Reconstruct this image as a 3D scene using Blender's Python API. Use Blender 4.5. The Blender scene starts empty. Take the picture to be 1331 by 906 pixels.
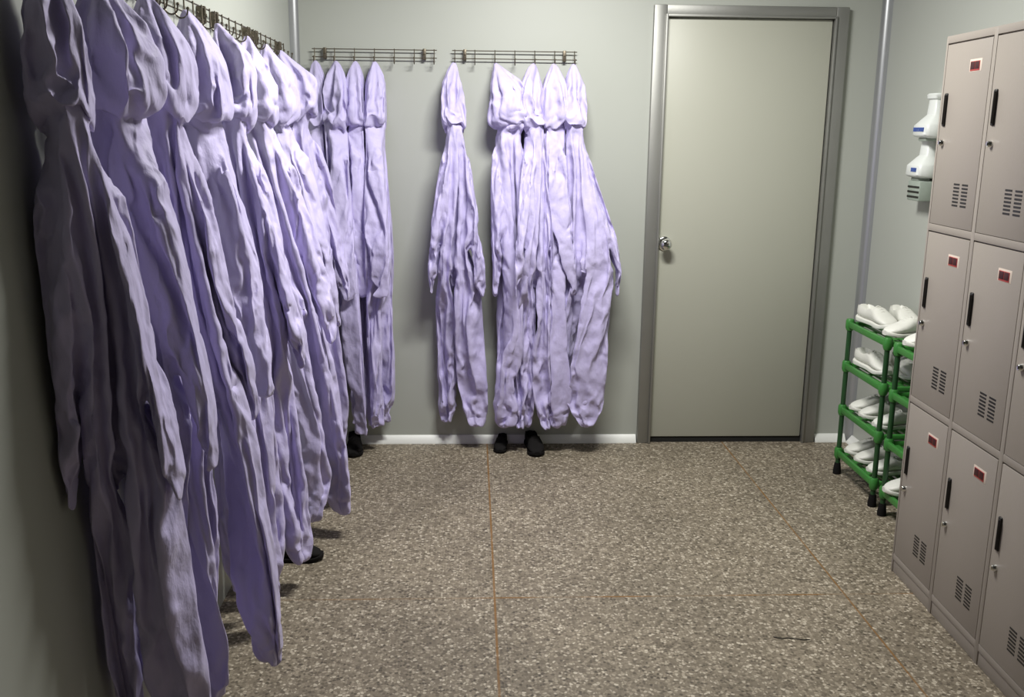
import bpy, bmesh, math, random
import numpy as np
from mathutils import Vector, Matrix
random.seed(7)
C = bpy.context.scene.collection
SC = bpy.context.scene
PI = math.pi

# ------------------------------------------------------------------ room
H = 2.55                      # ceiling
XL, XR, YB, YF = -0.80, 1.886, 4.445, -1.3

# ------------------------------------------------------------------ materials
def mat(name, col, rough=.5, metal=0., bump=0., bscale=60., spec=.5, sheen=0., var=0., vscale=3.):
    m = bpy.data.materials.new(name); m.use_nodes = True
    nt = m.node_tree; b = nt.nodes['Principled BSDF']
    b.inputs['Base Color'].default_value = (*col, 1); b.inputs['Roughness'].default_value = rough
    b.inputs['Metallic'].default_value = metal; b.inputs['Specular IOR Level'].default_value = spec
    if sheen: b.inputs['Sheen Weight'].default_value = sheen
    if bump or var: tc = nt.nodes.new('ShaderNodeTexCoord')
    if bump:
        n = nt.nodes.new('ShaderNodeTexNoise'); n.inputs['Scale'].default_value = bscale; n.inputs['Detail'].default_value = 5
        nt.links.new(tc.outputs['Object'], n.inputs['Vector'])
        bp = nt.nodes.new('ShaderNodeBump'); bp.inputs['Strength'].default_value = bump; bp.inputs['Distance'].default_value = .01
        nt.links.new(n.outputs['Fac'], bp.inputs['Height']); nt.links.new(bp.outputs['Normal'], b.inputs['Normal'])
    if var:
        n = nt.nodes.new('ShaderNodeTexNoise'); n.inputs['Scale'].default_value = vscale; n.inputs['Detail'].default_value = 4
        nt.links.new(tc.outputs['Object'], n.inputs['Vector'])
        mx = nt.nodes.new('ShaderNodeMix'); mx.data_type = 'RGBA'
        mx.inputs[6].default_value = (*[c*(1-var) for c in col], 1); mx.inputs[7].default_value = (*[min(1, c*(1+var)) for c in col], 1)
        nt.links.new(n.outputs['Fac'], mx.inputs[0]); nt.links.new(mx.outputs[2], b.inputs['Base Color'])
    return m

M_WALL = mat('wall_panel_paint', (.45, .468, .425), .45, bump=.02, bscale=25, var=.03, vscale=2)
M_CEIL = mat('ceiling_low_bounce', (.25, .26, .24), .6, bump=.02, bscale=30)  # ceiling is out of view; colour darkened to cut bounce light
M_FRONT = mat('front_wall_low_bounce', (.12, .12, .10), .6, bump=.02, bscale=25)  # unseen wall behind the camera, set dark so it bounces little light
M_DOOR = mat('door_laminate', (.455, .458, .385), .42, bump=.015, bscale=40, var=.02)
M_ALU = mat('brushed_aluminium', (.34, .34, .32), .5, metal=.75, bump=.02, bscale=90, var=.08, vscale=6)
M_COVE = mat('white_cove_plastic', (.86, .87, .83), .45, spec=1.0, bump=.01, bscale=40)
M_POST = mat('grey_corner_profile', (.40, .41, .42), .32, metal=.5)
M_DARK = mat('dark_gap', (.012, .012, .011), .8, var=.2)
M_WIRE = mat('antique_wire', (.13, .11, .08), .4, metal=.6, var=.2, vscale=40)
M_LOCK = mat('locker_paint', (.295, .262, .228), .5, bump=.02, bscale=120, var=.03, vscale=4)
M_SLOT = mat('black_plastic', (.012, .011, .010), .45, var=.2, vscale=30)
M_COVE.node_tree.nodes['Principled BSDF'].inputs['Coat Weight'].default_value = 1; M_COVE.node_tree.nodes['Principled BSDF'].inputs['Coat Roughness'].default_value = .38
M_CHROME = mat('polished_chrome', (.78, .78, .76), .12, metal=1., var=.03, vscale=20)
M_RED = mat('red_plate', (.42, .05, .045), .4, var=.15, vscale=60)
M_MAROON = mat('dark_print', (.045, .005, .006), .5, var=.2, vscale=90)
M_LBL = mat('label_paper', (.62, .52, .44), .6, var=.08, vscale=60)
M_GREEN = mat('green_plastic', (.045, .215, .040), .35, var=.15, vscale=20)
M_DGREEN = mat('dark_green_tube', (.018, .07, .022), .35, var=.2, vscale=20)
M_BLACK = mat('black_rubber', (.010, .009, .009), .85, spec=.15, bump=.05, bscale=80)
M_SHOE = mat('white_shoe_leather', (.74, .74, .68), .45, bump=.06, bscale=70, var=.06, vscale=20)
M_INSOLE = mat('brown_insole', (.16, .085, .04), .8, bump=.05, bscale=100)
M_WPL = mat('white_plastic', (.80, .83, .80), .3, bump=.01, bscale=40)
M_BLUE = mat('blue_print', (.05, .10, .35), .5, var=.2, vscale=120)
M_GPL = mat('grey_green_plastic', (.33, .38, .33), .4, var=.1, vscale=40)

def fabric_mat():
    m = bpy.data.materials.new('lavender_polyester'); m.use_nodes = True
    nt = m.node_tree; b = nt.nodes['Principled BSDF']; N = nt.nodes.new; L = nt.links.new
    tc = N('ShaderNodeTexCoord')
    b.inputs['Roughness'].default_value = .62; b.inputs['Specular IOR Level'].default_value = .3
    b.inputs['Sheen Weight'].default_value = .15; b.inputs['Sheen Roughness'].default_value = .4
    n0 = N('ShaderNodeTexNoise'); n0.inputs['Scale'].default_value = 4; n0.inputs['Detail'].default_value = 3
    L(tc.outputs['Object'], n0.inputs['Vector'])
    mx = N('ShaderNodeMix'); mx.data_type = 'RGBA'
    mx.inputs[6].default_value = (.53, .475, .77, 1); mx.inputs[7].default_value = (.60, .55, .80, 1)
    L(n0.outputs['Fac'], mx.inputs[0]); L(mx.outputs[2], b.inputs['Base Color'])
    # small creases in the cloth, stretched along the drop
    mp = N('ShaderNodeMapping'); mp.inputs['Scale'].default_value = (1, 1, .55)
    L(tc.outputs['Object'], mp.inputs['Vector'])
    n1 = N('ShaderNodeTexNoise'); n1.noise_type = 'RIDGED_MULTIFRACTAL'; n1.inputs['Scale'].default_value = 13; n1.inputs['Detail'].default_value = 3
    n1.inputs['Distortion'].default_value = .8
    L(mp.outputs['Vector'], n1.inputs['Vector'])
    n2 = N('ShaderNodeTexNoise'); n2.inputs['Scale'].default_value = 42; n2.inputs['Detail'].default_value = 4
    L(mp.outputs['Vector'], n2.inputs['Vector'])
    b1 = N('ShaderNodeBump'); b1.inputs['Strength'].default_value = .55; b1.inputs['Distance'].default_value = .040
    L(n1.outputs['Fac'], b1.inputs['Height'])
    b2 = N('ShaderNodeBump'); b2.inputs['Strength'].default_value = .4; b2.inputs['Distance'].default_value = .011
    L(n2.outputs['Fac'], b2.inputs['Height']); L(b1.outputs['Normal'], b2.inputs['Normal']); L(b2.outputs['Normal'], b.inputs['Normal'])
    return m
M_FAB = fabric_mat()

def floor_mat():
    m = bpy.data.materials.new('terrazzo'); m.use_nodes = True
    nt = m.node_tree; b = nt.nodes['Principled BSDF']; N = nt.nodes.new; L = nt.links.new
    tc = N('ShaderNodeTexCoord'); sep = N('ShaderNodeSeparateXYZ'); L(tc.outputs['Object'], sep.inputs[0])
    v = N('ShaderNodeTexVoronoi'); v.inputs['Scale'].default_value = 105; L(tc.outputs['Object'], v.inputs['Vector'])
    sc = N('ShaderNodeSeparateColor'); L(v.outputs['Color'], sc.inputs[0])
    r = N('ShaderNodeValToRGB'); e = r.color_ramp.elements
    e[0].position = 0; e[0].color = (.075, .061, .044, 1); e[1].position = 1; e[1].color = (.56, .50, .40, 1)
    for p, c in ((.22, (.145, .12, .088)), (.5, (.235, .198, .146)), (.78, (.34, .292, .222))):
        x = e.new(p); x.color = (*c, 1)
    L(sc.outputs[0], r.inputs[0])
    # fine matrix between the chips
    v2 = N('ShaderNodeTexVoronoi'); v2.feature = 'DISTANCE_TO_EDGE'; v2.inputs['Scale'].default_value = 105; L(tc.outputs['Object'], v2.inputs['Vector'])
    mr = N('ShaderNodeMapRange'); mr.inputs[1].default_value = .03; mr.inputs[2].default_value = .14; L(v2.outputs['Distance'], mr.inputs[0])
    mx = N('ShaderNodeMix'); mx.data_type = 'RGBA'; mx.inputs[6].default_value = (.195, .163, .118, 1)
    L(mr.outputs[0], mx.inputs[0]); L(r.outputs[0], mx.inputs[7])
    # broad wear
    n = N('ShaderNodeTexNoise'); n.inputs['Scale'].default_value = 2.2; n.inputs['Detail'].default_value = 4; L(tc.outputs['Object'], n.inputs['Vector'])
    w = N('ShaderNodeMapRange'); w.inputs[1].default_value = .3; w.inputs[2].default_value = .7; w.inputs[3].default_value = .85; w.inputs[4].default_value = 1.12; L(n.outputs['Fac'], w.inputs[0])
    mm = N('ShaderNodeMix'); mm.data_type = 'RGBA'; mm.blend_type = 'MULTIPLY'; mm.inputs[0].default_value = 1
    cw = N('ShaderNodeCombineColor'); [L(w.outputs[0], cw.inputs[i]) for i in range(3)]
    L(mx.outputs[2], mm.inputs[6]); L(cw.outputs[0], mm.inputs[7])
    # divider strips
    def line(axis, pos, half):
        a = N('ShaderNodeMath'); a.operation = 'SUBTRACT'; a.inputs[1].default_value = pos; L(sep.outputs[axis], a.inputs[0])
        a2 = N('ShaderNodeMath'); a2.operation = 'ABSOLUTE'; L(a.outputs[0], a2.inputs[0])
        q = N('ShaderNodeMapRange'); q.inputs[1].default_value = half; q.inputs[2].default_value = half*.5; L(a2.outputs[0], q.inputs[0])
        return q.outputs[0]
    def mx2(a, b_):
        q = N('ShaderNodeMath'); q.operation = 'MAXIMUM'; L(a, q.inputs[0]); L(b_, q.inputs[1]); return q.outputs[0]
    vert = mx2(line(0, .0757, .0045), line(0, 1.238, .004))
    hor = line(1, 2.843, .005)
    nf = N('ShaderNodeTexNoise'); nf.inputs['Scale'].default_value = 5; nf.inputs['Detail'].default_value = 6; L(tc.outputs['Object'], nf.inputs['Vector'])
    fd = N('ShaderNodeMapRange'); fd.inputs[1].default_value = .40; fd.inputs[2].default_value = .60; fd.inputs[3].default_value = .25; L(nf.outputs['Fac'], fd.inputs[0])
    hh = N('ShaderNodeMath'); hh.operation = 'MULTIPLY'; L(hor, hh.inputs[0]); L(fd.outputs[0], hh.inputs[1])
    al = mx2(vert, hh.outputs[0])
    mg = N('ShaderNodeMath'); mg.operation = 'MULTIPLY'; L(al, mg.inputs[0]); vm = N('ShaderNodeMapRange'); vm.inputs[1].default_value = .35; vm.inputs[2].default_value = .6; vm.inputs[3].default_value = .65; vm.inputs[4].default_value = .95; L(nf.outputs['Fac'], vm.inputs[0]); L(vm.outputs[0], mg.inputs[1])
    fin = N('ShaderNodeMix'); fin.data_type = 'RGBA'; fin.inputs[7].default_value = (.21, .105, .028, 1)
    L(mg.outputs[0], fin.inputs[0]); L(mm.outputs[2], fin.inputs[6])
    L(fin.outputs[2], b.inputs['Base Color'])
    b.inputs['Roughness'].default_value = .55; b.inputs['Specular IOR Level'].default_value = .3
    return m
M_FLOOR = floor_mat()

# ------------------------------------------------------------------ helpers
def box(bm, lo, hi, bev=0., seg=2):
    r = bmesh.ops.create_cube(bm, size=1)
    vs = r['verts']
    for v in vs:
        v.co = Vector([lo[i] + (v.co[i]+.5)*(hi[i]-lo[i]) for i in range(3)])
    if bev:
        es = list({e for v in vs for e in v.link_edges})
        bmesh.ops.bevel(bm, geom=es, offset=bev, segments=seg, affect='EDGES', profile=.5)
def tube(bm, pts, r, n=8, cap=True, closed=False):
    pts = [Vector(p) for p in pts]; rings = []
    rr = r if isinstance(r, (list, tuple)) else [r]*len(pts)
    prev = None
    for i, p in enumerate(pts):
        if closed: t = (pts[(i+1) % len(pts)]-pts[i-1])
        else: t = (pts[min(i+1, len(pts)-1)]-pts[max(i-1, 0)])
        t.normalize()
        if prev is None:
            a = Vector((0, 0, 1)) if abs(t.z) < .9 else Vector((1, 0, 0)); u = t.cross(a).normalized()
        else: u = (prev - t*prev.dot(t)).normalized()
        prev = u; w = t.cross(u)
        rings.append([bm.verts.new(p + (u*math.cos(2*PI*k/n)+w*math.sin(2*PI*k/n))*rr[i]) for k in range(n)])
    m = len(rings)
    for i in range(m if closed else m-1):
        A, B = rings[i], rings[(i+1) % m]
        for k in range(n): bm.faces.new((A[k], A[(k+1) % n], B[(k+1) % n], B[k]))
    if cap and not closed:
        bm.faces.new(rings[0][::-1]); bm.faces.new(rings[-1])
def lathe(bm, prof, mtx, n=24):
    """prof: (radius, height) along local z"""
    rings = []
    for r, z in prof:
        if r < 1e-6: rings.append([bm.verts.new(mtx @ Vector((0, 0, z)))])
        else: rings.append([bm.verts.new(mtx @ Vector((r*math.cos(2*PI*k/n), r*math.sin(2*PI*k/n), z))) for k in range(n)])
    for A, B in zip(rings, rings[1:]):
        for k in range(n):
            a, b_ = A[k % len(A)], A[(k+1) % len(A)]; c, d = B[(k+1) % len(B)], B[k % len(B)]
            f = list(dict.fromkeys((a, b_, c, d)))
            if len(f) > 2: bm.faces.new(f)
def obj(name, bm, m, parent=None, smooth=True, angle=40):
    me = bpy.data.meshes.new(name)
    if isinstance(bm, bmesh.types.BMesh):
        bmesh.ops.recalc_face_normals(bm, faces=bm.faces[:]); bm.to_mesh(me); bm.free()
    me.materials.append(m)
    if smooth:
        me.polygons.foreach_set('use_smooth', [True]*len(me.polygons)); me.set_sharp_from_angle(angle=math.radians(angle))
    o = bpy.data.objects.new(name, me); C.objects.link(o)
    if parent: o.parent = parent
    return o
def tag(o, label=None, cat=None, group=None, kind=None):
    if label: o['label'] = label
    if cat: o['category'] = cat
    if group: o['group'] = group
    if kind: o['kind'] = kind
    return o
def thing(name, label, cat, loc=(0, 0, 0), rotz=0, group=None, kind=None):
    o = bpy.data.objects.new(name, None); C.objects.link(o); o.empty_display_size = .1
    o.location = loc; o.rotation_euler = (0, 0, rotz)
    return tag(o, label, cat, group, kind)
def B(): return bmesh.new()

# ------------------------------------------------------------------ the setting
def slab(name, lo, hi, m, label, cat):
    b = B(); box(b, lo, hi); o = obj(name, b, m, smooth=False); return tag(o, label, cat, kind='structure')
slab('floor', (XL-.1, YF-.1, -.1), (XR+.1, YB+.1, 0), M_FLOOR, 'speckled grey beige terrazzo floor with thin brown divider strips', 'floor')
slab('ceiling', (XL-.1, YF-.1, H), (XR+.1, YB+.1, H+.1), M_CEIL, 'unseen flat ceiling above the changing room, darkened to cut bounce light', 'ceiling')
slab('wall_back', (XL-.1, YB, 0), (XR+.1, YB+.1, H), M_WALL, 'pale green grey panel wall at the far end', 'wall')
slab('wall_left', (XL-.1, YF, 0), (XL, YB, H), M_WALL, 'pale green grey panel wall behind the long row of coveralls', 'wall')
slab('wall_right', (XR, YF, 0), (XR+.1, YB, H), M_WALL, 'pale green grey panel wall beside the lockers', 'wall')
slab('wall_front', (XL-.1, YF-.1, 0), (XR+.1, YF, H), M_FRONT, 'unseen panel wall behind the viewer, darkened to cut bounce light', 'wall')

def corner_profile(name, x, sx, label):
    # concave cove profile set into the vertical corner
    b = B(); R = .036
    arc = [(x+sx*R*(1-math.cos(a)), YB-R*(1-math.sin(a))) for a in [i*PI/2/8 for i in range(9)]]
    pts = [(x, YB)] + arc
    lo = [b.verts.new((p[0], p[1], 0)) for p in pts]; hi = [b.verts.new((p[0], p[1], H)) for p in pts]
    n = len(pts)
    for i in range(n): b.faces.new((lo[i], lo[(i+1) % n], hi[(i+1) % n], hi[i]))
    b.faces.new(lo); b.faces.new(hi)
    o = obj(name, b, M_POST); tag(o, label, 'corner trim', kind='structure')
def cove(name, p0, p1, inward, label, r=.030):
    # skirting strip with a sloping face
    b = B(); p0 = Vector(p0); p1 = Vector(p1); inn = Vector(inward)
    prof = [(0, 0), (r, 0), (r, .006), (.004, r*1.25), (0, r*1.25)]
    A = [b.verts.new(p0+inn*u+Vector((0, 0, w))) for u, w in prof]; D = [b.verts.new(p1+inn*u+Vector((0, 0, w))) for u, w in prof]
    n = len(prof)
    for i in range(n): b.faces.new((A[i], A[(i+1) % n], D[(i+1) % n], D[i]))
    b.faces.new(A); b.faces.new(D)
    o = obj(name, b, M_COVE); tag(o, label, 'skirting', kind='structure')
corner_profile('trim_1', XL, 1, 'grey vertical corner trim between left and back walls')
corner_profile('trim_2', XR, -1, 'grey vertical corner trim between back and right walls')
cove('baseboard_back', (XL+.03, YB, 0), (.808, YB, 0), (0, -1, 0), 'glossy white skirting strip along the back wall left of the door')
cove('baseboard_back.001', (1.702, YB, 0), (XR-.03, YB, 0), (0, -1, 0), 'short white skirting strip right of the door')
cove('baseboard_right', (XR, YF, 0), (XR, YB-.03, 0), (-1, 0, 0), 'white skirting strip along the right wall')

# door
DL, DR, OL, OR_, DT, OT = .8695, 1.6354, .8125, 1.6944, 2.0, 2.046
door = thing('door_1', 'closed grey flush door in a brushed metal frame', 'door', (0, YB, 0), kind='structure')
b = B()
box(b, (OL, -.030, 0), (DL, .0, OT), .004); box(b, (DR, -.030, 0), (OR_, .0, OT), .004); box(b, (DL, -.030, DT), (DR, 0, OT), .004)
# inner stop lip of the frame
box(b, (DL-.004, -.040, 0), (DL+.006, -.012, DT+.006), .002); box(b, (DR-.006, -.040, 0), (DR+.004, -.012, DT+.006), .002); box(b, (DL, -.040, DT-.006), (DR, -.012, DT+.004), .002)
obj('door_frame', b, M_ALU, door)
b = B(); box(b, (DL+.006, -.016, .030), (DR-.010, .0, DT-.008), .003); obj('door_leaf', b, M_DOOR, door)
b = B(); box(b, (DL, -.010, .0), (DR, 0, .032)); obj('threshold_gap', b, M_DARK, door, smooth=False)
kn = Matrix.Translation((.905, -.016, .981)) @ Matrix.Rotation(PI/2, 4, 'X')
b = B(); lathe(b, [(0, -.002), (.034, -.002), (.034, .003), (.029, .008), (.014, .010), (.011, .014), (.011, .026), (.019, .032), (.0265, .042), (.027, .050), (.022, .059), (.012, .063), (.0085, .0635), (.008, .061), (0, .061)], kn, 32)
obj('door_knob', b, M_CHROME, door)

# ------------------------------------------------------------------ hook racks
def hook_rack(loc, rotz, label, length, group='wire hook racks on the walls', n=7):
    t = thing('hook_rack', label, 'hook rack', loc, rotz, group)
    for z in (0, -.034):
        b = B(); tube(b, [(-.012, -.022, z), (length+.012, -.022, z)], .0023, 6); obj('rail_wire', b, M_WIRE, t)
    for i in range(n):
        x = i*length/(n-1)
        b = B()
        pts = [(x, -.026, .004), (x, -.026, -.02), (x, -.027, -.045)] + [(x, -.027-.016*(1-math.cos(a)), -.045-.016*math.sin(a)) for a in [PI*k/8 for k in range(1, 8)]] + [(x, -.060, -.038)]
        tube(b, pts, .0023, 6)
        bmesh.ops.create_icosphere(b, subdivisions=1, radius=.0048, matrix=Matrix.Translation((x, -.060, -.036)))
        obj('hook', b, M_WIRE, t)
    for x in (length*.083, length*.917):
        b = B(); box(b, (x-.007, -.026, -.042), (x+.007, .0, .006), .002)
        bmesh.ops.create_icosphere(b, subdivisions=1, radius=.004, matrix=Matrix.Translation((x, -.026, -.018)))
        obj('mounting_block', b, M_WIRE, t)
    return t
RZ = 1.837
hook_rack((-.695, YB, RZ), 0, 'wire hook rack on the back wall nearest the left corner', .528)
hook_rack((-.075, YB, RZ), 0, 'wire hook rack on the back wall beside the door', .535)
for y, lab in ((3.60, 'left wall wire hook rack nearest the room corner'), (3.045, 'left wall wire hook rack second from the room corner'),
               (2.47, 'left wall wire hook rack third from the corner, above the large grey shaded hood'), (1.90, 'left wall wire hook rack nearest the viewer, at the top edge of the photo')):
    hook_rack((XL, y, 1.828), PI/2, lab, .52)

# ------------------------------------------------------------------ coveralls
FRAMES = 45
# One coverall is first built as a rest shape, then hung by its hood in a short cloth simulation and straightened; four such drapes serve all the coveralls.
def rest_loft(bm, rings, n=32, pw=2.3):
    prev = None
    for (cx, cz, rx, ry, t) in rings:
        vs = []
        for k in range(n):
            a = 2*PI*k/n; c, s = math.cos(a), math.sin(a)
            x = rx*math.copysign(abs(c)**(2/pw), c); y = ry*math.copysign(abs(s)**(2/pw), s)
            vs.append(bm.verts.new((cx+x*math.cos(t), y, cz+x*math.sin(t))))
        if prev:
            for k in range(n): bm.faces.new((prev[k], prev[(k+1) % n], vs[(k+1) % n], vs[k]))
        else: bm.faces.new(vs[::-1])
        prev = vs
    bm.faces.new(prev)
ARM = math.radians(30)
def rest_mesh(vox):
    bm = bmesh.new()
    rest_loft(bm, [(0, .76, .24, .11, 0), (0, .82, .27, .14, 0), (0, 1.0, .26, .135, 0), (0, 1.2, .27, .14, 0), (0, 1.3, .24, .125, 0), (0, 1.36, .15, .10, 0), (0, 1.40, .085, .075, 0), (0, 1.45, .065, .065, 0)], 48)
    rest_loft(bm, [(0, 1.42, .06, .06, 0), (0, 1.435, .115, .115, 0), (0, 1.49, .13, .14, 0), (0, 1.57, .125, .14, 0), (0, 1.66, .10, .12, 0), (0, 1.73, .06, .07, 0), (0, 1.76, .02, .025, 0)], 32)
    for s in (-1, 1):
        rest_loft(bm, [(s*.14, .82, .12, .11, 0), (s*.16, .72, .12, .11, 0), (s*.18, .4, .115, .105, 0), (s*.2, .12, .10, .095, 0), (s*.2, .05, .075, .07, 0), (s*.2, .0, .065, .065, 0)], 32)
        rest_loft(bm, [(s*(.205+math.sin(ARM)*l), 1.275-math.cos(ARM)*l, r, r*.85, s*ARM) for l, r in ((-.06, .09), (.05, .12), (.2, .11), (.4, .10), (.54, .085), (.60, .055), (.66, .05))], 28)
    me = bpy.data.meshes.new('rest'); bm.normal_update(); bm.to_mesh(me); bm.free()
    o = bpy.data.objects.new('rest', me); C.objects.link(o)
    m = o.modifiers.new('remesh', 'REMESH'); m.mode = 'VOXEL'; m.voxel_size = vox
    out = bpy.data.meshes.new_from_object(o.evaluated_get(bpy.context.evaluated_depsgraph_get()))
    bpy.data.objects.remove(o); bpy.data.meshes.remove(me)
    return out
def hang(seed, pressure, frames, vox=.02):
    me = rest_mesh(vox); n = len(me.vertices)
    rest = np.empty(n*3); me.vertices.foreach_get('co', rest); rest = rest.reshape(-1, 3)
    ph = np.random.RandomState(seed).uniform(0, 6.28, 12)
    P = rest.copy(); x, y, z = rest.T; r = np.hypot(x, y)
    hd = (z > 1.415) & (r < .19); lift = .05+.03*(ph[6]/6.28)
    body = np.clip((1.47-z)/.05, 0, 1)
    P[:, 0] = x*(1-.42*body)
    P[:, 1] = y*(1-.15*body)+body*(.012*np.sin(x*60+ph[0]+z*3)+.0085*np.sin(x*37+ph[1]-z*5)+.03*np.sin(ph[2]+x*5))
    P[:, 2] = z+lift*body
    tz = np.clip((z-1.43)/.33, 0, 1)
    P[:, 2] = np.where(hd, 1.43+lift+(.33-lift)*tz, P[:, 2])
    th = np.arctan2(y, x); hm = hd*np.sin(PI*tz)
    k = np.where(hd, 1+hm*(.07*np.sin(th*5+ph[3]+4*tz)+.06*np.sin(th*9+ph[4]-3*tz)+.05*np.sin(tz*15+ph[5])), 1)
    P[:, 0] *= k; P[:, 1] *= k
    o = bpy.data.objects.new('rest', me); C.objects.link(o)
    o.shape_key_add(name='Basis'); kk = o.shape_key_add(name='rest_shape')
    me.shape_keys.key_blocks['Basis'].data.foreach_set('co', P.ravel()); me.vertices.foreach_set('co', P.ravel())
    kk.data.foreach_set('co', rest.ravel())
    vg = o.vertex_groups.new(name='pin'); vg.add([int(i) for i in np.nonzero((z > 1.745) | ((z > 1.40) & (z < 1.445) & (r < .092)))[0]], 1, 'REPLACE')
    cm = o.modifiers.new('cloth', 'CLOTH'); s = cm.settings
    s.quality = 8; s.mass = .3; s.air_damping = 6
    s.tension_stiffness = 18; s.compression_stiffness = 10; s.shear_stiffness = 4; s.bending_stiffness = .05
    s.tension_damping = 8; s.compression_damping = 8; s.shear_damping = 6; s.bending_damping = .5
    s.vertex_group_mass = 'pin'; s.rest_shape_key = kk; s.use_pressure = True; s.uniform_pressure_force = pressure
    c = cm.collision_settings; c.use_self_collision = True; c.use_collision = False; c.self_distance_min = .005; c.self_friction = 2
    cm.point_cache.frame_start = 1; cm.point_cache.frame_end = frames+1
    for f in range(1, frames+1): SC.frame_set(f)
    ev = o.evaluated_get(bpy.context.evaluated_depsgraph_get()); m3 = ev.to_mesh()
    P = np.empty(n*3); m3.vertices.foreach_get('co', P); P = P.reshape(-1, 3).astype(float); ev.to_mesh_clear()
    faces = np.array([tuple(p.vertices) if len(p.vertices) == 4 else tuple(p.vertices)+(p.vertices[2],) for p in me.polygons])
    bpy.data.objects.remove(o); bpy.data.meshes.remove(me); SC.frame_set(1)
    if not np.isfinite(P).all(): P = rest.copy()
    # bring the torso under the hook and the swinging legs down to vertical
    ti = z < 1.40; m = ti & (np.abs(x) < .25) & (z > .8); zz = np.linspace(.8, 1.4, 13)
    for ax in (0, 1): P[ti, ax] -= np.interp(z[ti], zz, [P[m & (np.abs(z-q) < .03), ax].mean() for q in zz])
    for sg in (-1, 1):
        straighten(P, np.nonzero((z < .80) & (sg*x >= 0) & (sg*x < .42))[0], -z, np.array((sg*.03, 0, -1)), .35)
    return rest, P, faces
def turn(a, b_):
    v = np.cross(a, b_); c = a @ b_; K = np.array([[0, -v[2], v[1]], [v[2], 0, -v[0]], [-v[1], v[0], 0]])
    return np.eye(3)+K+K@K/(1+c)
def straighten(P, idx, s, aim, w, step=.025):
    k = np.round(s[idx]/step).astype(int); k -= k.min(); K = k.max()+1; p = P[idx]
    c = np.array([p[k == i].mean(0) for i in range(K)])
    for _ in range(4): c[1:-1] = (c[:-2]+2*c[1:-1]+c[2:])/4
    d = np.diff(c, axis=0); L = np.linalg.norm(d, axis=1); t = d/L[:, None]; t = np.vstack([t, t[-1:]])
    for _ in range(3): t[1:-1] = (t[:-2]+t[1:-1]+t[2:])/3
    t /= np.linalg.norm(t, axis=1)[:, None]; cn = c.copy(); R = []; last = t[0]
    for i in range(K):
        q = np.clip(i/(K-1)/w, 0, 1); q = q*q*(3-2*q); q = t[i]*(1-q)+aim*q; q /= np.linalg.norm(q); R.append(turn(t[i], q))
        if i: cn[i] = cn[i-1]+last*L[i-1]
        last = q
    R = np.array(R); f = np.clip((s[idx]-s[idx].min())/step, 0, K-1.001); i0 = f.astype(int); i1 = np.minimum(i0+1, K-1); fr = (f-i0)[:, None]
    P[idx] = (cn[i0]+np.einsum('nij,nj->ni', R[i0], p-c[i0]))*(1-fr)+(cn[i1]+np.einsum('nij,nj->ni', R[i1], p-c[i1]))*fr
def part_labels(rest, F):
    fc = rest[F].mean(1); lab = np.zeros(len(F), int)
    for i, sg in enumerate((-1, 1)):
        d = np.array([sg*math.sin(ARM), 0, -math.cos(ARM)]); v = fc-np.array([sg*.205, 0, 1.275]); l = v @ d
        perp = np.linalg.norm(v-l[:, None]*d, axis=1)
        sl = (l > .02) & (perp < .15) & (sg*fc[:, 0] > .24) & (fc[:, 2] > .6) & ((sg*fc[:, 0] > .262) | (perp < .14))
        lab[sl] = 2+i; lab[sl & (l > .575)] = 6+i
        lg = (fc[:, 2] < .79) & (sg*fc[:, 0] >= 0) & ~sl; lab[lg] = 4+i; lab[lg & (fc[:, 2] < .055)] = 8+i
    lab[(fc[:, 2] > 1.425) & (np.hypot(fc[:, 0], fc[:, 1]) < .2)] = 1
    return lab
DRAPES = []
for seed, pressure in ((1, .12), (2, .2), (4, .3), (6, .25)):
    REST, cloth, F = hang(seed, pressure, FRAMES); DRAPES.append(cloth)
LAB = part_labels(REST, F)

PARTS = ((1, 'hood', None), (0, 'torso', None), (2, 'sleeve', 6), (3, 'sleeve', 7), (4, 'trouser_leg', 8), (5, 'trouser_leg', 9))
SUB = {6: 'cuff', 7: 'cuff', 8: 'ankle_cuff', 9: 'ankle_cuff'}

def sub_mesh(name, V, lab):
    f = F[LAB == lab]; u, inv = np.unique(f, return_inverse=True); inv = inv.reshape(f.shape)
    me = bpy.data.meshes.new(name)
    me.vertices.add(len(u)); me.vertices.foreach_set('co', V[u].ravel())
    me.loops.add(f.size); me.loops.foreach_set('vertex_index', inv.ravel())
    me.polygons.add(len(f)); me.polygons.foreach_set('loop_start', np.arange(0, f.size, 4)); 
    me.polygons.foreach_set('use_smooth', [True]*len(f))
    me.update(calc_edges=True); me.validate(); me.materials.append(M_FAB)
    o = bpy.data.objects.new(name, me); C.objects.link(o)
    sb = o.modifiers.new('smooth', 'SUBSURF'); sb.levels = 0; sb.render_levels = 1
    return o
def smin(v, lim, k=.012): return lim - np.logaddexp(0, (lim-v)/k)*k
def sstep(a, b_, t):
    q = np.clip((t-a)/(b_-a), 0, 1); return q*q*(3-2*q)
def lerp_keys(t, keys):
    ts = [k[0] for k in keys]; return np.interp(t, ts, [k[1] for k in keys])
def crease(P, ph, f):
    # folded-paper style creases: sharp ridges of a warped wave field
    x, y, z = P.T
    wx = x+.05*np.sin(11*z+ph[0])+.03*np.sin(23*y+ph[1]); wz = z+.06*np.sin(9*x+ph[2])+.05*np.sin(13*y+ph[3])
    a = np.sin(f*(wx*.9+wz*.45)+ph[0]); b_ = np.sin(f*(.8*y-wz*.7)+ph[1]+1.3*a); c = np.sin(f*(.6*wx-.6*y+.9*wz)+ph[2]+1.1*b_)
    return (1-np.abs(a))*(.5+.5*b_)+.8*(1-np.abs(c))-.75
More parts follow.
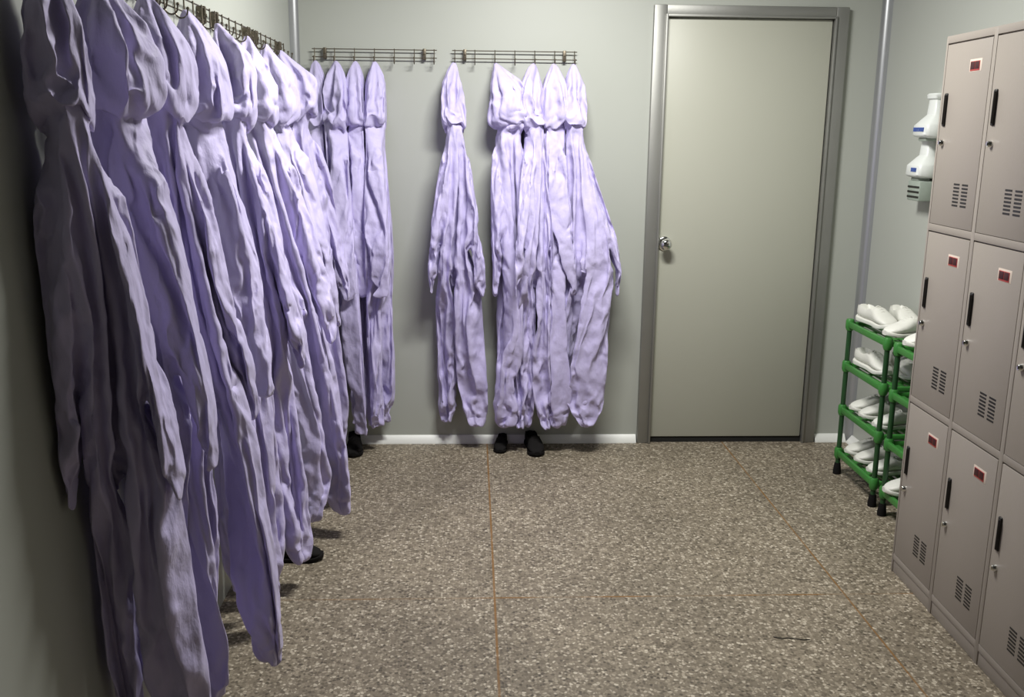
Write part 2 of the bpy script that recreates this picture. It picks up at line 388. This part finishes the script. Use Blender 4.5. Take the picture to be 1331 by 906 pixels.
def normals(P):
    n = np.zeros_like(P); q = P[F]; fn = np.cross(q[:, 2]-q[:, 0], q[:, 3]-q[:, 1])
    for i in range(4): np.add.at(n, F[:, i], fn)
    return n/(np.linalg.norm(n, axis=1)[:, None]+1e-9)
def coverall(label, group, drape, hook, hem, yaw=0, mirror=False, cx=((0, 0), (1, 0)), cy=((0, 0), (1, 0)), hx=None, hy=None, grow=((0, 1), (1, 1)), hood=1.0, wall='back', seed=0):
    """cx, cy: centre line offset from the hook against t (0 hook .. 1 hem); hx, hy: half widths the cloth is crowded into"""
    V = DRAPES[drape].copy()
    t = np.clip((1.76-V[:, 2])/1.70, 0, 1)
    if mirror: V[:, 0] *= -1
    rnd = np.random.RandomState(seed+11); ph = rnd.uniform(0, 6.28, 8)
    amp = .0055+.007*sstep(.06, .10, t)*(1-sstep(.15, .18, t))+.005*sstep(.36, .48, t)*(1-sstep(.48, .60, t))+.006*sstep(.78, .95, t)
    amp *= sstep(0, .05, t)
    V += normals(V)*(amp*crease(V, ph, 38)+.45*amp*crease(V[:, [1, 0, 2]], ph[4:], 75))[:, None]
    c, s = math.cos(yaw), math.sin(yaw)
    x = V[:, 0]*c - V[:, 1]*s; y = V[:, 0]*s + V[:, 1]*c
    g = lerp_keys(t, grow)*np.where(t < .19, 1+(hood-1)*sstep(0, .06, t)*(1-sstep(.14, .19, t)), 1)
    g = g*np.interp(t, (0, .02, .06, .09), (.35, .6, .95, 1))
    x *= g; y *= g
    tilt = np.sin(PI*np.clip(t/.185, 0, 1))                                 # each hood slumps its own way
    x += tilt*.022*np.sin(ph[4]); y += tilt*.012*np.sin(ph[5]); V[:, 2] -= .25*tilt*x*np.sin(ph[6])*(t < .185)
    # large slow sway so that no two hang alike
    x += .012*np.sin(5*t+ph[0])*sstep(.2, .5, t); y += .010*np.sin(6*t+ph[1])*sstep(.2, .5, t)
    if hx: h_ = lerp_keys(t, hx); x = h_*np.tanh(x/h_)
    if hy: h_ = lerp_keys(t, hy); y = h_*np.tanh(y/h_)
    x += hook[0] + lerp_keys(t, cx); y += hook[1] + lerp_keys(t, cy)
    z = hook[2] - (1.76-V[:, 2])*(hook[2]-hem)/1.70
    if wall in ('back', 'both'): y = smin(y, YB-.006)
    if wall in ('left', 'both'): x = -smin(-x, -(XL+.006))
    z = np.maximum(z, .012)
    base = Vector((hook[0]+cx[-1][1], hook[1]+cy[-1][1], 0))
    W = np.stack([x-base.x, y-base.y, z], 1)
    t_ = thing('hanging_coverall', label, 'coverall', base, 0, group)
    for lab, nm, sub in PARTS:
        p = sub_mesh(nm, W, lab); p.parent = t_
        if sub: q = sub_mesh(SUB[sub], W, sub); q.parent = p
    return t_

LG = 'coveralls along the left wall'; CG = 'coveralls in the back left corner'; RG = 'coveralls bunched left of the door'
LX = -.752
def left(label, drape, y, yaw, mirror=False, hem=.10, ex=.14, ey=0., w=.15, w0=.14, seed=0, hood=1.15, grow=1.0, d=.15, sx=.045, wm=None):
    coverall(label, LG, drape, (LX, y, 1.79), hem, math.radians(yaw), mirror,
             cx=((0, .0), (.08, sx*.8), (.2, sx), (.55, sx+(ex-sx)*.6), (1, ex)), cy=((0, 0), (.1, -.0), (1, ey)),
             hx=((0, w0), (.15, w0), (.3, wm or w), (.6, w), (1, w)), hy=((0, .15), (.3, d), (1, d)), grow=((0, 1), (.2, 1.0), (.5, grow), (1, grow)), hood=hood, wall='left', seed=seed)
left('pale coverall at the extreme left edge, nearest the viewer, flat narrow hood', 0, 1.79, 35, False, ex=.07, ey=.14, seed=1, w0=.05, wm=.085, w=.115, hood=.9, grow=1.0, sx=.02)
left('coverall second from the viewer, with the biggest shaded hood', 1, 2.04, -20, False, ex=.085, ey=.12, seed=2, w0=.10, wm=.105, w=.14, hood=1.2, grow=1.1, sx=.03)
left('coverall third from the viewer, pale band of cloth crossing its hood', 2, 2.33, 25, True, ex=.135, ey=-.05, sx=.02, seed=3, w0=.085, wm=.11, hood=1.2, grow=1.05, w=.15)
left('coverall fourth from the viewer, grey rounded hood over a dark collar', 3, 2.66, -30, False, ex=.12, ey=.03, sx=.02, seed=4, w0=.085, wm=.11, hood=1.25, grow=1.0)
left('coverall fifth from the viewer, hood lit white along its right edge', 0, 2.98, 20, True, ex=.14, ey=-.12, sx=.025, seed=5, w0=.09, wm=.12, hood=1.2, w=.16)
left('coverall sixth from the viewer, small bright hood below the second rack', 1, 3.36, 10, True, ex=.20, ey=-.05, sx=.03, seed=6, w0=.10, hood=1.1, w=.16)
left('coverall seventh from the viewer on the left wall, crumpled white hood', 3, 3.66, -15, True, ex=.16, sx=.035, seed=7, w0=.11, hood=1.05)
left('last coverall of the left wall row, next to the room corner', 2, 3.93, 30, False, ex=.14, seed=8, w0=.14, hood=1.0, d=.11)
HY = YB-.048
def back(label, group, drape, x, yaw, mirror=False, hem=.125, ex=0., w0=.08, w=.12, d=.13, seed=0, hood=1.0, grow=1.0, wall='back', mid=None, fwd_=.06, hz=1.785, hf=.03, ox=0.):
    coverall(label, group, drape, (x, HY, hz), hem, math.radians(yaw), mirror,
             cx=((0, 0), (.08, ox), (.2, ox+ex*.1), (.55, mid if mid is not None else ex*.55), (1, ex)), cy=((0, 0), (.08, -hf), (.2, -hf-.015), (.5, -fwd_-.02), (1, -fwd_)),
             hx=((0, w0), (.16, w0), (.22, w0*.85), (.45, w), (1, w)), hy=((0, .12), (.3, d), (1, d)), grow=((0, 1), (.3, 1), (.6, grow), (1, grow)), hood=hood, wall=wall, seed=seed)
back('corner coverall furthest left, squeezed against the left wall row', CG, 2, -.690, 60, False, ex=.07, w0=.045, w=.06, seed=11, wall='both', fwd_=.05, d=.11)
back('corner coverall with a wide grey shaded hood', CG, 0, -.600, -50, False, ex=.07, w0=.065, w=.065, seed=12, fwd_=.13, d=.12, hf=.07)
back('corner coverall with a narrow pointed hood', CG, 3, -.515, 80, True, ex=.06, w0=.040, w=.060, seed=13, d=.12)
back('corner coverall at the right end of its bunch', CG, 1, -.430, -70, False, ex=.02, w0=.050, w=.065, seed=14, d=.15, fwd_=.09)
tmp = 'coverall hanging alone on the back wall between the two bunches'
back(tmp, None, 0, -.078, 10, False, ex=.035, w0=.065, w=.155, seed=15, hood=.9, grow=1.1)
back('bunched coverall furthest left, with a broad puffed hood', RG, 3, .105, 15, True, ex=.085, mid=.095, ox=.05, w0=.11, w=.11, seed=16, hood=1.25, grow=1.35)
back('second coverall from the left in the bunch, hood folded to a point', RG, 0, .276, 30, False, ex=.02, mid=.0, w0=.06, w=.09, grow=1.2, seed=17, hood=1.05, fwd_=.13, hf=.05)
back('third coverall from the left in the bunch', RG, 2, .366, -65, True, ex=.04, mid=.03, w0=.06, w=.085, grow=1.2, seed=18, fwd_=.05)
back('bunched coverall nearest the door, its sleeve ballooning to the right', RG, 1, .456, 0, False, ex=.02, mid=.085, w0=.06, w=.145, seed=19, grow=1.35, fwd_=.08)


# ------------------------------------------------------------------ lockers
LA = -.0272
lk = thing('steel_locker', 'tall grey beige steel locker block with nine small doors along the right wall', 'locker', (1.4699, 3.0183, 0), math.atan2(-math.cos(LA), math.sin(LA)))
LW, LD, LH, PITCH, COL = .90, .40, 1.787, .5735, .30
b = B()
box(b, (0, .004, 0), (LW, LD, .075), .002)                                  # plinth
box(b, (0, .012, .06), (LW, LD, LH-.004), .002)                              # carcass behind the doors
obj('carcass', b, M_LOCK, lk)
b = B()
for i in range(4):                                                          # face frame stiles, rails
    x0 = max(0, i*COL-.010); x1 = min(LW, i*COL+.010); box(b, (x0, .001, .0), (x1, .02, LH), .0008)
for k in range(4):
    z = LH-.012-k*PITCH; box(b, (0, .0014, z-.010), (LW, .02, z+.012), .0008)
obj('face_frame', b, M_LOCK, lk)
for c in range(3):
    for r in range(3):
        x0, x1 = c*COL+.0125, (c+1)*COL-.0125; zt = LH-.0265-r*PITCH; zb = zt-PITCH+.028
        b = B()
        box(b, (x0, .001, zb), (x1, .016, zt), .0012)
        d = obj('door', b, M_LOCK, lk)
        hz = LH-.171-r*PITCH; hx_ = c*COL+.040
        b = B()                                                             # slim pull: black slot in a shallow bezel
        for q in range(1):
            box(b, (hx_-.009, -.004, hz-.100), (hx_+.009, .004, hz), .004, 3)
            box(b, (hx_+.004, -.010, hz-.094), (hx_+.008, -.002, hz-.006), .0015)
        obj('handle', b, M_SLOT, d)
        km = Matrix.Translation((c*COL+.043, .002, LH-.321-r*PITCH)) @ Matrix.Rotation(PI/2, 4, 'X')
        b = B(); lathe(b, [(0, 0), (.0105, 0), (.0105, .004), (.009, .0065), (.0085, .011), (.0075, .012), (.0055, .0115), (0, .0115)], km, 20)
        box(b, (c*COL+.0422, -.0115, LH-.3255-r*PITCH), (c*COL+.0438, -.0085, LH-.3165-r*PITCH))
        obj('cam_lock', b, M_CHROME, d)
        vz = LH-.437-r*PITCH                                                # two columns of louvre slots
        b = B()
        for cc in range(2):
            for q in range(7):
                xx = c*COL+.150+cc*.052; zz = vz-q*.0105-.0052
                box(b, (xx, .0002, zz-.0030), (xx+.036, .0022, zz+.0022))
        obj('vent', b, M_SLOT, d, smooth=False)
        lx_, lz_ = c*COL+.202, LH-.098-r*PITCH
        b = B(); box(b, (lx_-.036, .0004, lz_-.018), (lx_+.036, .003, lz_+.018), .001); pl = obj('number_label', b, M_LBL, d)
        b = B(); box(b, (lx_-.030, -.0006, lz_-.0155), (lx_+.026, .002, lz_+.012), .0005); obj('red_field', b, M_RED, pl)
        b = B()                                                             # unreadable dark figures on the red plate
        for sx in (-.028, -.001):
            box(b, (lx_+sx, -.0014, lz_-.011), (lx_+sx+.0245, .001, lz_+.0105), .0005)
        obj('dark_print', b, M_MAROON, pl)

# ------------------------------------------------------------------ shoe racks
TIERS = (.685, .500, .300, .100)
def shoe_rack(y0, y1, label):
    x0, x1 = 1.632, 1.876
    t = thing('shoe_rack', label, 'shoe rack', ((x0+x1)/2, (y0+y1)/2, 0), 0)
    lx0, lx1, ly0, ly1 = -(x1-x0)/2, (x1-x0)/2, -(y1-y0)/2, (y1-y0)/2
    for sx in (lx0+.013, lx1-.013):
        for sy in (ly0+.013, ly1-.013):
            b = B(); tube(b, [(sx, sy, .035), (sx, sy, .690)], .0105, 12)
            p = obj('post', b, M_DGREEN, t)
            b = B(); lathe(b, [(0, 0), (.017, 0), (.018, .012), (.014, .045), (.0125, .052), (0, .052)], Matrix.Translation((sx, sy, 0)), 14); obj('foot', b, M_BLACK, p)
    for z in TIERS:
        b = B()
        # moulded tray: rim, slats and corner sockets
        box(b, (lx0, ly0, z-.012), (lx0+.016, ly1, z+.014), .004); box(b, (lx1-.016, ly0, z-.012), (lx1, ly1, z+.014), .004)
        box(b, (lx0, ly0, z-.012), (lx1, ly0+.014, z+.010), .004); box(b, (lx0, ly1-.014, z-.012), (lx1, ly1, z+.010), .004)
        for q in range(5):
            xx = lx0+.038+q*.036; box(b, (xx, ly0+.01, z-.010), (xx+.018, ly1-.01, z-.003), .002)
        for q in (1, 2):
            yy = ly0+(ly1-ly0)*q/3; box(b, (lx0+.01, yy-.008, z-.014), (lx1-.01, yy+.008, z-.006), .002)
        for sx in (lx0+.013, lx1-.013):
            for sy in (ly0+.013, ly1-.013):
                lathe(b, [(.0, -.026), (.014, -.026), (.0185, -.014), (.0185, .016), (.014, .024), (0, .024)], Matrix.Translation((sx, sy, z)), 14)
        obj('tray', b, M_GREEN, t)
    return t
shoe_rack(3.585, 3.995, 'green four-tier plastic shoe rack nearest the back corner')
shoe_rack(3.105, 3.515, 'green plastic shoe rack half hidden behind the lockers')

def loft_yz(b, secs, n=20):
    """secs: list of lists of points (closed rings of n)"""
    rings = [[b.verts.new(p) for p in s] for s in secs]
    for A, D in zip(rings, rings[1:]):
        for k in range(n): b.faces.new((A[k], A[(k+1) % n], D[(k+1) % n], D[k]))
    b.faces.new(rings[0][::-1]); b.faces.new(rings[-1])
def make_shoe(name, label, group, loc, rotz, upper, sole, lining, side=1, s=1.0, tilt=0., cat='shoe'):
    """toe towards local +x, heel at -x"""
    t = thing(name, label, cat, loc, rotz, group); t.rotation_euler[1] = tilt; t.scale = (s, s, s)
    def half(u):    # half width of the outline, u 0 heel .. 1 toe
        return float(np.interp(u, (0, .06, .15, .3, .5, .68, .82, .92, .98, 1), (.016, .030, .035, .034, .035, .043, .043, .034, .020, .010)))
    L0 = .250; n = 20
    b = B(); secs = []
    for u in np.linspace(0, 1, 22):
        w = half(u)+.003; h = .020+.006*max(0, 1-u*3); x = -.125+L0*u+(.003 if u > .5 else -.003); sk = side*.006*math.sin(PI*u)
        lift = .010*max(0, (u-.75)/.25)**2
        secs.append([(x, sk+w*math.copysign(abs(math.cos(a))**.5, math.cos(a)), lift+h*.5+h*.5*math.copysign(abs(math.sin(a))**.4, math.sin(a))) for a in [2*PI*k/n for k in range(n)]])
    loft_yz(b, secs, n); obj('sole', b, sole, t)
    b = B(); secs = []
    def top(u): return float(np.interp(u, (0, .05, .15, .3, .45, .55, .7, .85, .95, 1), (.060, .084, .082, .070, .083, .078, .060, .047, .036, .022)))
    for u in np.linspace(0.01, .985, 26):
        w = half(u); x = -.125+L0*u; sk = side*.006*math.sin(PI*u); z0 = .016; tp = top(u)
        op = float(np.interp(u, (.03, .08, .2, .36, .46, .50), (0, .55, .78, .72, .35, 0)))
        ring = []
        for k in range(n):
            a = 2*PI*k/n - PI/2
            cy_, cz_ = math.cos(a), math.sin(a)
            yy = w*math.copysign(abs(cy_)**.75, cy_); zz = (z0+tp)/2+(tp-z0)/2*math.copysign(abs(cz_)**.8, cz_)
            if op and cz_ > .55:                                           # sunken mouth of the shoe
                zz -= (tp-.034)*op*sstep(.55, .8, cz_)
            else: yy *= 1-.12*max(0, (zz-.03)/.06)
            ring.append((x, sk+yy, float(zz)))
        secs.append(ring)
    loft_yz(b, secs, n); up = obj('upper', b, upper, t, angle=65)
    b = B(); box(b, (-.100, -.022, .028), (.004, .022, .038), .004)
    for v in b.verts: v.co.y += side*.004
    obj('insole', b, lining, up)
    b = B()                                                                 # laces over the tongue
    for q in range(4):
        u = .50+.055*q; x = -.125+L0*u; tp = top(u); w = half(u)*.52
        tube(b, [(x, side*.005-w, tp-.012), (x-.003, side*.005-w*.5, tp-.001), (x-.004, side*.005, tp+.002), (x-.003, side*.005+w*.5, tp-.001), (x, side*.005+w, tp-.012)], .0028, 6)
    obj('laces', b, upper, up)
    return t
WS = 'white work shoes on the green racks'
def wshoe(label, x, y, z, deg, side=1, s=.95, tilt=0): make_shoe('work_shoe', label, WS, (x, y, z), math.radians(deg), M_SHOE, M_SHOE, M_INSOLE, side, s, tilt)
T = [TIERS[0]+.022]+[z+.016 for z in TIERS[1:]]
wshoe('white shoe with brown insole on the top tier beside the back corner', 1.700, 3.850, T[0], -83, 1, 1.0)
wshoe('white shoe on the top tier of the corner rack, set back against the wall', 1.815, 3.830, T[0], -94, -1, 1.0)
wshoe('white shoe at the near end of the corner rack top tier', 1.750, 3.648, T[0], 197, 1, .95)
wshoe('white shoe with upright heel at the front of the second tier', 1.700, 3.842, T[1], -84, 1, 1.0)
wshoe('white shoe set back on the second tier down', 1.810, 3.760, T[1], -95, -1, 1.0)
wshoe('white shoe at the far end of the third tier down', 1.757, 3.915, T[2], 186, 1, .88)
wshoe('white shoe in the middle of the third tier down', 1.757, 3.795, T[2], 174, -1, .88)
wshoe('white shoe at the near end of the third tier down', 1.757, 3.675, T[2], 187, 1, .88)
wshoe('white shoe at the far end of the bottom tier', 1.757, 3.920, T[3], 185, 1, .88)
wshoe('white shoe in the middle of the bottom tier', 1.757, 3.800, T[3], 176, -1, .88)
wshoe('white shoe at the near end of the bottom tier', 1.757, 3.680, T[3], 184, 1, .88)
wshoe('white shoe on top of the half hidden rack, against the corner rack', 1.750, 3.450, T[0], 190, 1, .95)
wshoe('white shoe on top of the half hidden rack, closest to the lockers', 1.750, 3.310, T[0], 178, -1, .95)
wshoe('white shoe low on the half hidden rack, just above its feet', 1.735, 3.440, T[3], 180, -1, .95)

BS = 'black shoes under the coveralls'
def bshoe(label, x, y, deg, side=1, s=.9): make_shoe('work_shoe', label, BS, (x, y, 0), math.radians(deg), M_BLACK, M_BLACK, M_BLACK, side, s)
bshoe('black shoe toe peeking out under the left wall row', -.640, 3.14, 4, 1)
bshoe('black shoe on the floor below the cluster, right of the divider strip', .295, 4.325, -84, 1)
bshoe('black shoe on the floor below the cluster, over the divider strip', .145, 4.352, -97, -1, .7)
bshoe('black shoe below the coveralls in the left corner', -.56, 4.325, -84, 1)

# ------------------------------------------------------------------ wall dispensers
def dispenser(y, z, label, tray):
    t = thing('mounted_dispenser', label, 'soap dispenser', (XR, y, z), 0)
    # local: -x out of the wall, y across, z up; z = 0 at the bottom of the body
    def body(prof):
        b = B(); n = 20; secs = []
        for zz, hw, dep in prof:
            ring = []
            for k in range(n):
                a = 2*PI*k/n; cc, ss = math.cos(a), math.sin(a)
                ring.append((-dep/2 - dep/2*math.copysign(abs(cc)**.5, cc), hw*math.copysign(abs(ss)**.5, ss), zz))
            secs.append(ring)
        loft_yz(b, secs, n); return b
    bd = obj('body', body([(0, .046, .060), (.006, .062, .080), (.014, .066, .086), (.050, .066, .084), (.058, .062, .076), (.080, .046, .056), (.092, .038, .044), (.150, .034, .040), (.156, .040, .048), (.170, .042, .050), (.176, .038, .044)]), M_WPL, t)
    b = B()
    random.seed(3)
    yy = -.044
    while yy < (-.01 if tray else .042):
        w = random.choice((.008, .010, .012)); box(b, (-.0866, yy, .026), (-.082, yy+w, .042)); yy += w+.0045
    obj('blue_print', b, M_BLUE, bd, smooth=False)
    b = B(); box(b, (-.066, -.034, -.012), (-.016, .034, .002), .005); obj('nozzle', b, M_GPL, bd)
    if tray:
        b = B(); box(b, (-.066, -.054, -.092), (-.004, .054, -.010), .006)
        dr = obj('drip_tray', b, M_GPL, t)
        b = B()
        for q in range(3): box(b, (-.0675, -.050, -.040-q*.020), (-.064, .050, -.032-q*.020))
        obj('tray_slot', b, M_SLOT, dr, smooth=False)
    return t
dispenser(3.86, 1.478, 'upper white wall dispenser with blue print, partly behind the lockers', False)
dispenser(3.89, 1.318, 'lower white wall dispenser with a grey slotted tray below', True)

# thread on the floor
b = B(); tube(b, [(.915, 2.575, .0015), (.935, 2.562, .003), (.955, 2.568, .0015), (.98, 2.560, .003), (1.00, 2.555, .0015), (1.02, 2.557, .0015)], .0013, 6)
tag(obj('thread_scrap', b, M_SLOT), 'thin dark scrap of thread lying on the open floor near the lockers', 'scrap')

# ------------------------------------------------------------------ light
def area(name, loc, sx, sy, e, col, rot=(0, 0, 0)):
    l = bpy.data.lights.new(name, 'AREA'); l.shape = 'RECTANGLE'; l.size = sx; l.size_y = sy; l.energy = e; l.color = col
    o = bpy.data.objects.new(name, l); C.objects.link(o); o.location = loc; o.rotation_euler = rot
    return o
area('ceiling_lamp', (.40, 3.18, H-.03), .7, .16, 66, (1.0, .99, .95))
w = bpy.data.worlds.new('world'); SC.world = w; w.use_nodes = True
w.node_tree.nodes['Background'].inputs[0].default_value = (.6, .65, .6, 1); w.node_tree.nodes['Background'].inputs[1].default_value = .02

# ------------------------------------------------------------------ camera
f_px, pit, yaw, rol, hc = 1233.364, .2242, .0437, .0102, 1.4854
cy_, sy_, cp, sp = math.cos(yaw), math.sin(yaw), math.cos(pit), math.sin(pit)
fwd = Vector((sy_*cp, cy_*cp, -sp)); right = Vector((cy_, -sy_, 0)); up = right.cross(fwd)
r2 = right*math.cos(rol)+up*math.sin(rol); u2 = -right*math.sin(rol)+up*math.cos(rol)
cd = bpy.data.cameras.new('camera'); cd.sensor_width = 36; cd.lens = 36*f_px/1331; cd.clip_start = .05
co = bpy.data.objects.new('camera', cd); C.objects.link(co)
Mx = Matrix((r2, u2, -fwd)).transposed().to_4x4(); Mx.translation = Vector((0, 0, hc)); co.matrix_world = Mx
SC.camera = co
SC.view_settings.view_transform = 'Standard'; SC.view_settings.look = 'None'; SC.view_settings.gamma = 1; SC.view_settings.use_curve_mapping = False
SC.view_settings.exposure = 0.0
SC.cycles.max_bounces = 6; SC.cycles.diffuse_bounces = 3
